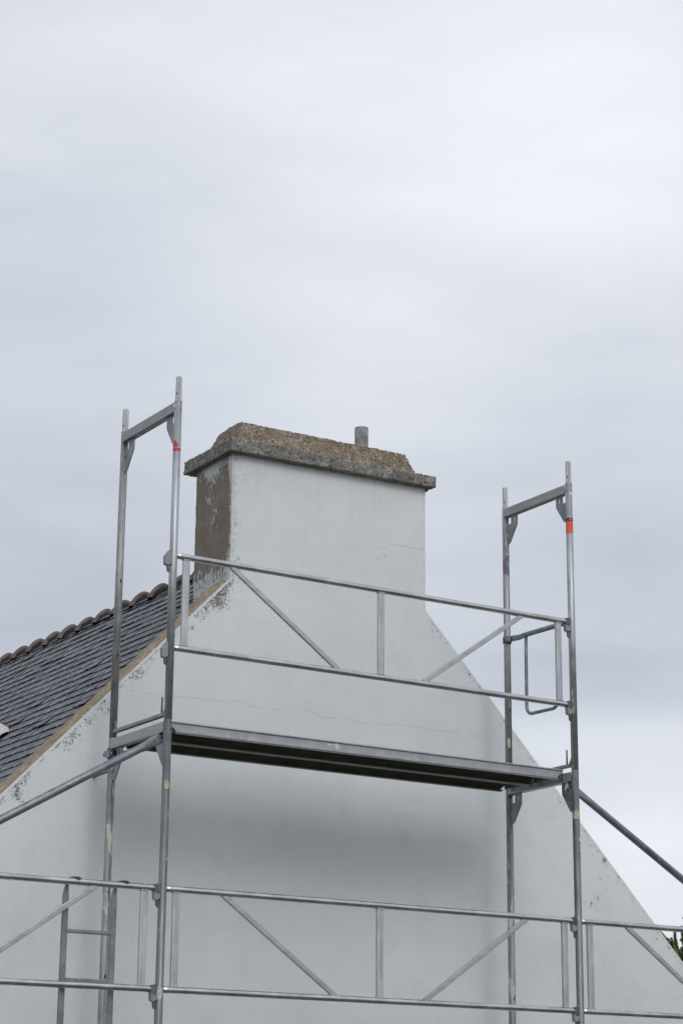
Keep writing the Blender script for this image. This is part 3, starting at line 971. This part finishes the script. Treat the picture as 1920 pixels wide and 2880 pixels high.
va = math.atan2(-11.0, -5.7)                  # the side of a tube that faces the photographer
def torn_red(u, v):
    if v < 0.28:
        return True if v > 0.04 else u > 0.1
    c = 0.36 - 0.08 * v
    wv = 0.42 * (1 - (v - 0.3) / 0.75)
    return abs(u - c) < wv and v > 0.36
torn_patch(upA[0], "tape", 0, 0, 1.668, 1.738, va - 1.45, va + 1.35, M_RED, torn_red, na=18, nz=16)
torn_patch(upB[0], "sticker", 0, 0, 1.636, 1.7195, va - 1.5, va + 2.2, M_ORANGE, keep_all)
st = torn_patch(upB[0], "sticker", 0, 0, 1.7200, 1.7420, va - 1.5, va + 2.2, M_BLACK, keep_all)
st['label'] = "black printed band above the orange sticker"
torn_patch(st, "print", 0, 0, 1.7255, 1.7365, va - 0.9, va + 1.2, M_WHITEMARK, lambda u, v: int(u * 19) in (0, 7, 9, 10, 12, 13) and (0.1 < v < 0.9) and not (int(u * 19) in (10, 13) and 0.35 < v < 0.6), RU + 0.0016, 19, 8)
torn_patch(upB[1], "tape", 0, D, 1.50, 1.640, va - 1.3, va + 1.2, M_PURPLE,
           lambda u, v: u < 0.78 + 0.12 * math.sin(9 * v) and not (u < 0.35 and v > 0.82) and (v > 0.08 or u > 0.4))
def splash(u, v):
    q = ((u - 0.48) / 0.40) ** 2 + ((v % 1.0 - 0.5) / 0.52) ** 2
    return q < 0.95 + 0.55 * noise.noise(Vector((u * 3.1, v * 3.1, 1.7)))
torn_patch(upC[0], "paint_splash", 0, 0, Z0 - 0.420, Z0 - 0.365, va - 0.7, va + 1.1, M_BEIGE, splash, na=18, nz=14)
torn_patch(upC[0], "paint_splash", 0, 0, Z0 - 1.62, Z0 - 1.54, va - 0.7, va + 1.0, M_CREAM, lambda u, v: splash(u, v), na=18, nz=14)
torn_patch(upD[0], "paint_splash", 0, 0, Z0 - 0.335, Z0 - 0.270, va - 1.2, va + 1.0, M_BEIGE, lambda u, v: splash(u * 0.9 + 0.05, v + 2), na=18, nz=14)
torn_patch(upB[1], "paint_splash", 0, D, 0.255, 0.325, va - 0.6, va + 0.5, M_CREAM, lambda u, v: splash(u, v + 5), na=14, nz=14)

# ---- guardrails (double rails, end posts, middle post and two diagonals)
def rail_mesh_parts(root):
    for z in (G1, G2):
        mb = MB()
        mb.pipe([(0.010, 0, z), (0.05, 0, z), (L - 0.070, 0, z), (L - 0.050, 0, z)], RG, 22, 0, [(1, 1), (1, 1), (1, 1), (0.95, 0.95)])
        mb.build("rail", M_RAIL, root)
        mb = MB()                             # hook that drops into the wedge bracket
        pr = [(-0.062, 0.020), (-0.030, 0.026), (-0.024, 0.026), (-0.024, -0.020), (-0.030, -0.034), (-0.048, -0.026), (-0.062, -0.018)]
        mb.plate(pr, [], lambda u, v, d: (L + u, d, z + v), -0.0185, 0.0185)
        mb.build("hook", M_IRON, root)
    za, zb = G2 + RG - 0.004, G1 - RG + 0.004
    for xc in (0.0895, 1.5000, 2.9275):
        mb = MB()
        mb.bar((xc, 0, za), (xc, 0, zb), 0.044, 0.022, 0.004, upv=(0, 1, 0))
        for z in (za + 0.003, zb - 0.003):    # weld beads
            mb.bar((xc - 0.026, 0, z), (xc + 0.026, 0, z), 0.028, 0.008, 0.0035)
        mb.build("post", M_STRUT, root)
    for (xa, xb) in ((1.185, 0.401), (1.829, 2.624)):
        mb = MB()
        mb.bar((xa, 0, za - 0.004), (xb, 0, zb + 0.004), 0.020, 0.032, 0.004)
        mb.build("diagonal", M_DIAG, root)
def copy_tree(o, parent=None):
    c = o.copy(); COL.objects.link(c)
    if parent is not None:
        c.parent = parent
    for ch in list(o.children):
        copy_tree(ch, c)
    return c
GR = "double guardrails between the scaffold frames"
r0 = thing("guardrail", "upper guardrail directly in front of the chimney, above the platform", "guardrail", (0, 0, Z0), GR)
rail_mesh_parts(r0)
for xx, lb in ((0.0, "lower guardrail between the two lower frames, below the platform's soft shadow"),
               (-L, "lower guardrail cut off by the left picture edge, with the ladder hung on it"),
               (L, "lower guardrail cut off by the right picture edge, in front of the green tree")):
    c = copy_tree(r0)
    c.location = (xx, 0, Z0 - 2.0)
    c['label'] = lb

# ---- steel decks
def offset_profile(poly, t):
    """closed outline of a bent sheet of thickness t along an open polyline, rounded corners"""
    pts = []
    for i, p in enumerate(poly):
        p = Vector(p)
        if 0 < i < len(poly) - 1:
            a = Vector(poly[i - 1]); b_ = Vector(poly[i + 1])
            r_ = min(0.005, (a - p).length * 0.4, (b_ - p).length * 0.4)
            p0 = p + (a - p).normalized() * r_; p1 = p + (b_ - p).normalized() * r_
            for k in range(5):
                q = k / 4
                pts.append((1 - q) ** 2 * p0 + 2 * q * (1 - q) * p + q * q * p1)
        else:
            pts.append(p)
    nn = []
    for i in range(len(pts)):
        a = pts[max(i - 1, 0)]; b_ = pts[min(i + 1, len(pts) - 1)]
        d = (b_ - a).normalized()
        nn.append(Vector((-d.y, d.x)))
    return [p + n * t / 2 for p, n in zip(pts, nn)] + [p - n * t / 2 for p, n in zip(pts, nn)][::-1]
def deck(label, y0, mirror):
    wd = 0.318
    root = thing("steel_deck", label, "scaffold deck", (0.03, y0, Z0), "steel decks of the platform")
    prof = [(0.030, -0.054), (0.030, -0.063), (-0.001, -0.064), (-0.004, -0.059), (0.003, -0.051), (0.004, -0.008), (-0.003, -0.002), (0.004, 0.005), (0.020, 0.005), (0.024, 0.001)]
    for k in range(6):
        yc = 0.06 + 0.04 * k
        prof += [(yc - 0.010, 0.001), (yc - 0.006, 0.004), (yc + 0.006, 0.004), (yc + 0.010, 0.001)]
    prof += [(wd - 0.024, 0.001), (wd - 0.020, 0.004), (wd - 0.004, 0.005), (wd + 0.003, -0.002), (wd - 0.004, -0.008), (wd - 0.003, -0.051), (wd + 0.004, -0.059), (wd + 0.001, -0.064), (wd - 0.030, -0.063), (wd - 0.030, -0.054)]
    o_ = offset_profile(prof, 0.0028)
    mb = MB()
    LD = L - 0.09
    a = mb.pts([(0.05 if p.y < -0.03 else 0.0, p.x, p.y) for p in o_])
    b_ = mb.pts([(LD - 0.045 if p.y < -0.045 else (LD - 0.03 if p.y < -0.02 else LD), p.x, p.y) for p in o_])
    n = len(o_)
    for k in range(n):
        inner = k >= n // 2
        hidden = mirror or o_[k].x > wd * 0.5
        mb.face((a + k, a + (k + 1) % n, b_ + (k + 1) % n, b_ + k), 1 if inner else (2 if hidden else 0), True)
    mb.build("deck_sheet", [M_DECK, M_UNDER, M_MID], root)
    mb = MB()                                 # bent stiffening rib along the underside
    mb.sweep([(p[0], p[1]) for p in offset_profile([(-0.03, 0.0), (-0.018, -0.022), (0.018, -0.022), (0.03, 0.0)], 0.0025)], [(0.06, wd / 2, -0.001), (LD - 0.06, wd / 2, -0.001)], 0, False, True)
    mb.build("stiffener", M_UNDER, root)
    for xe in (0.012, LD - 0.014):            # end caps and the claws that sit in the transom
        mb = MB()
        mb.plate([(0.008, -0.048), (wd - 0.008, -0.048), (wd - 0.012, -0.001), (0.012, -0.001)], [], lambda u, v, d: (xe + d, u, v), -0.0015, 0.0015)
        sg = -1 if xe < 1 else 1
        for yy in (0.05, wd - 0.05):
            mb.plate([(0, -0.012), (sg * 0.050, -0.012), (sg * 0.050, -0.058), (sg * 0.038, -0.058), (sg * 0.038, -0.022), (0, -0.022)], [], lambda u, v, d: (xe + u, yy + d, v), -0.020, 0.020)
        mb.build("end_cap", M_PLATE, root)
    return root
deck("front steel deck of the platform, its flange facing the viewer with a white paint patch", 0.052, False)
deck("rear steel deck of the platform, next to the white wall behind the front deck", 0.377, True)
# paint patch on the front deck's flange (parent: that deck)
dk = [o for o in COL.objects if o.name.startswith("steel_deck")][0]
mb = MB()
vid = {}
nu, nv = 22, 10
for i in range(nu):
    for j in range(nv):
        u, v_ = (i + .5) / nu, (j + .5) / nv
        if (0.25 + 0.55 * u) > abs(v_ - 0.55) * 1.6 and noise.noise(Vector((u * 7, v_ * 4, 3.1))) > -0.22 + 0.35 * (1 - u):
            q = []
            for (ii, jj) in ((i, j), (i + 1, j), (i + 1, j + 1), (i, j + 1)):
                if (ii, jj) not in vid:
                    zz = -0.045 + 0.036 * jj / nv
                    yy = 0.0036 + 0.001 * (zz + 0.05) / 0.04 - 0.0026
                    vid[(ii, jj)] = mb.pts([(1.115 + 0.085 * ii / nu, yy, zz)])
                q.append(vid[(ii, jj)])
            mb.face(q)
mb.build("paint_splash", plain("pale dried plaster", (0.62, 0.62, 0.58), 0.85, 0.15, 60), dk, recalc=False)

# ---- retaining bars over the deck ends with their upright pins
def retainer(label, x):
    root = thing("deck_retainer", label, "deck retainer", (x, 0, Z0), "deck retaining bars")
    mb = MB()
    mb.bar((0, 0.030, 0.036), (0, D - 0.028, 0.036), 0.030, 0.022, 0.004)
    mb.build("bar", M_PLATE, root)
    mb = MB()
    mb.tube((0, 0.083, 0.045), (0, 0.083, 0.145), 0.006, 12)
    mb.build("pin", M_ZINC, root)
    for y0, sg in ((0.024, 1), (D - 0.024, -1)):
        mb = MB()
        mb.plate([(0, 0.040), (0.040, 0.040), (0.036, 0.052), (0.0, 0.105)], [], lambda u, v, d: (d, y0 + sg * u, v), -0.003, 0.003)
        mb.build("end_tab", M_PLATE, root)
retainer("retaining bar with upright pin across the left end of the platform", 0.0)
retainer("retaining bar with upright pin across the right end of the platform", L)

# ---- diagonal braces sloping away on both sides
def brace(label, x, sg):
    root = thing("brace_tube", label, "brace", (x, 0.06, Z0 - 0.10), "sloping brace tubes")
    n = 14
    t30 = math.atan(0.5775)
    d = Vector((sg * math.cos(t30), 0, -math.sin(t30)))
    st = Vector((sg * 0.012, 0, -0.003))
    path, sc = [], []
    for s_, kx, kz in ((-0.045, 0.16, 1.20), (0.0, 0.16, 1.28), (0.05, 0.17, 1.25), (0.10, 0.55, 1.12), (0.15, 0.92, 1.02), (0.20, 1, 1), (3.35, 1, 1)):
        path.append(st + d * s_); sc.append((kx, kz))
    mb = MB()
    mb.pipe(path, 0.02415, 22, 0, sc, upv=(0, 0, 1))
    hp = st + d * 0.055
    mb.disc((hp.x, -0.0050, hp.z), (0, -1, 0), 0.007, 1)
    mb.build("tube", [M_ZINC, M_HOLE_SHADE], root)
    mb = MB()
    mb.tube(st + Vector((0, -0.016, 0)), st + Vector((0, 0.022, 0)), 0.007, 12)
    mb.build("pin", M_IRON, root)
    return root
brace("zinc grey brace tube sloping down to the left picture edge across the white gable", 0.0, -1)
brace("zinc grey brace tube sloping down to the right picture edge against the sky", L, 1)

# ---- couplers, wall tie, end guard
def coupler(root, c, z, gap_dir, m=M_IRON, r=RU):
    """half shells round an upright with two bolts"""
    mb = MB()
    n = 16
    rr = r + 0.007
    prof_in, pts2 = [], []
    outer = [(rr * math.cos(2 * PI * k / n), rr * math.sin(2 * PI * k / n)) for k in range(n)]
    inner = [((r + 0.0004) * math.cos(2 * PI * k / n), (r + 0.0004) * math.sin(2 * PI * k / n)) for k in range(n)]
    mb.plate(outer, [inner], lambda u, v, d: (c[0] + u, c[1] + v, z + d), -0.022, 0.022)
    g = Vector(gap_dir).normalized()
    p = Vector((c[0], c[1], z)) + g * (rr + 0.008)
    s = Vector((-g.y, g.x, 0))
    mb.bar(p - g * 0.014 - Vector((0, 0, 0.0)), p + g * 0.016, 0.040, 0.040, 0.006)
    mb.tube(p - s * 0.034, p + s * 0.034, 0.0075, 10)
    mb.tube(p - s * 0.034, p - s * 0.022, 0.014, 6); mb.tube(p + s * 0.022, p + s * 0.034, 0.014, 6)
    return mb.build("coupler", m, root)
tie = thing("wall_tie", "short tube clamped to the left inner pole just under the platform, running to the wall", "wall tie", (0.056, Y_W, Z0 - 0.105))
mb = MB()
mb.tube((0, -0.77, 0), (0, -0.32, 0), 0.021, 18)
mb.pipe([(0, -0.33, 0), (0, -0.29, 0), (0, -0.25, -0.035), (0, -0.20, -0.075), (0, -0.004, -0.085)], 0.007, 10)
mb.build("tube", M_IRON, tie)
coupler(tie, (-0.056, D - Y_W), -0.004, (-0.9, -0.45, 0), M_PLATE)
coupler(tie, (-0.056, D - Y_W), 0.020 - 0.004 - 0.0, (0.9, -0.3, 0), M_IRON)

eg = thing("end_guard", "zinc grey end guard with hanging loop between the right upper poles", "end guard", (L, 0, Z0 + 1.02))
mb = MB()
mb.pipe([(0, D - 0.040, 0.008), (0, D - 0.075, 0.006), (0, D - 0.14, 0.0), (0, D - 0.20, 0.004), (0, D - 0.24, 0.004), (0, 0.024, -0.002)], 0.0172, 20, 0,
        [(0.45, 1.25), (0.45, 1.25), (0.7, 1.15), (0.95, 1.02), (1, 1), (1, 1)], upv=(0, 0, 1))
mb.build("rail", M_ZINC, eg)
mb = MB()
path = [(0, 0.512, -0.010), (0, 0.514, -0.20), (0, 0.515, -0.505)]
for k in range(1, 7):
    a = PI / 2 * k / 6
    path.append((0, 0.515 - 0.058 * (1 - math.cos(a)), -0.505 - 0.058 * math.sin(a)))
path.append((0, 0.222, -0.568))
for k in range(1, 7):
    a = PI / 2 * k / 6
    path.append((0, 0.222 - 0.055 * math.sin(a), -0.568 + 0.055 * (1 - math.cos(a))))
path += [(0, 0.166, -0.30), (0, 0.165, -0.010)]
mb.pipe(path, 0.0118, 16, 0, upv=(1, 0, 0))
mb.build("loop", M_ZINC, eg)
coupler(eg, (0, D), 0.004, (-0.55, -0.9, 0), M_IRON)

# ---- ladder hung on the left lower guardrail
lad = thing("ladder", "narrow zinc grey ladder hung by two hooks on the left lower guardrail", "ladder", (-0.429, 0.062, 0.0))
hw = 0.151
zt = Z0 - 0.985
for sg in (-1, 1):
    mb = MB()
    mb.bar((sg * hw, 0, 0.05), (sg * hw, 0, zt - 0.085), 0.034, 0.022, 0.004, upv=(0, 1, 0))
    mb.sweep(rrect(0.034, 0.022, 0.004), [(sg * hw, 0, zt - 0.085), (sg * hw, 0, zt - 0.060), (sg * hw + 0.004, -0.002, zt - 0.025), (sg * hw + 0.004, -0.002, zt + 0.012)], 0, False, True, (0, 1, 0),
             [(1, 1), (0.8, 0.9), (0.6, 0.7), (0.6, 0.6)])
    mb.build("stile", M_ZINC, lad)
    mb = MB()
    xh = sg * hw + 0.006
    zc = Z0 - 2.0 + G1
    path = [(xh, 0.0, zt - 0.03), (xh, -0.003, zc + 0.004), (xh + 0.004, -0.022, zc + 0.021), (xh + 0.012, -0.048, zc + 0.0245), (xh + 0.034, -0.078, zc + 0.0235), (xh + 0.046, -0.086, zc + 0.017)]
    mb.sweep(rrect(0.016, 0.006, 0.002), path, 0, False, True, (0, 1, 0))
    mb.build("hook", M_ZINC, lad)
k = 0
zz = Z0 - 1.262
while zz > 0.2:
    mb = MB()
    mb.bar((-hw + 0.015, 0, zz), (hw - 0.015, 0, zz), 0.026, 0.022, 0.005)
    mb.build("rung", M_ZINC, lad)
    zz -= 0.270

# ------------------------------------------------------------------ monkey puzzle tree beyond the house
rnd = random.Random(11)
tx, ty = 17.66, 14.66
tree = thing("monkey_puzzle_tree", "dark green spiky monkey puzzle tree beyond the right slope of the gable", "tree", (tx, ty, 0))
mb = MB()
TH = 5.6
mb.pipe([(0, 0, -0.05), (0.02, 0, 1.2), (0.0, 0.03, 3.0), (0.02, 0.0, 5.0), (0, 0, TH - 0.3)], 0.16, 14, 0, [(1.25, 1.25), (1, 1), (0.8, 0.8), (0.5, 0.5), (0.22, 0.22)])
mb.build("trunk", M_BARK, tree)
cr = MB()
def limb(path, r0, r1):
    n = len(path)
    cr.pipe(path, 1.0, 7, 0, [(r0 + (r1 - r0) * k / (n - 1),) * 2 for k in range(n)])
    # rings of stiff scale leaves
    for a, b_ in zip(path, path[1:]):
        a, b_ = Vector(a), Vector(b_)
        d = (b_ - a); ln = d.length
        d.normalize()
        u = d.orthogonal().normalized(); v_ = d.cross(u)
        steps = max(2, int(ln / 0.022))
        for s_ in range(steps):
            p = a + d * ln * s_ / steps
            off = rnd.random() * 6.28
            for k in range(6):
                an = off + k * 1.047
                rd = u * math.cos(an) + v_ * math.sin(an)
                tn = d.cross(rd)
                wv = 0.010
                base = p + rd * r0 * 0.7
                tip = p + rd * (r0 + 0.019) + d * 0.030
                o_ = cr.pts([base - tn * wv, base + tn * wv, tip])
                cr.face((o_, o_ + 1, o_ + 2))
def branch(start, az, el, ln, depth):
    p = Vector(start)
    pts = [p.copy()]
    d = Vector((math.cos(az) * math.cos(el), math.sin(az) * math.cos(el), math.sin(el)))
    nseg = 7
    for k in range(nseg):
        d = (d + Vector((rnd.uniform(-.10, .10), rnd.uniform(-.10, .10), 0.10 if k > 2 else -0.02))).normalized()
        p = p + d * ln / nseg
        pts.append(p.copy())
    limb(pts, 0.022, 0.015)
    if depth > 0:
        for k in range(2, nseg):
            for sg in (-1, 1):
                if rnd.random() < 0.92:
                    dd = (pts[k + 1] - pts[k]).normalized()
                    a2 = math.atan2(dd.y, dd.x) + sg * rnd.uniform(0.6, 1.2)
                    branch(pts[k], a2, math.asin(max(-1, min(1, dd.z))) + rnd.uniform(0.0, 0.7), ln * rnd.uniform(0.22, 0.38), depth - 1 if rnd.random() < 0.35 else 0)
for wz in (1.4, 2.0, 2.5, 2.95, 3.35, 3.7, 4.05, 4.35, 4.75, 5.2):
    nb = 7 if wz < 5.0 else 5
    r_ = 2.15 * min(1.0, (TH + 0.3 - wz) / 2.6)
    for k in range(nb):
        branch((0, 0, wz + rnd.uniform(-.1, .1)), 2 * PI * k / nb + rnd.uniform(-.3, .3) + wz, rnd.uniform(-0.05, 0.30) + 0.4 * max(0, (wz - 4.0) / 1.5), r_ * rnd.uniform(0.8, 1.05), 1)
cr.build("crown", M_LEAF, tree, recalc=False)
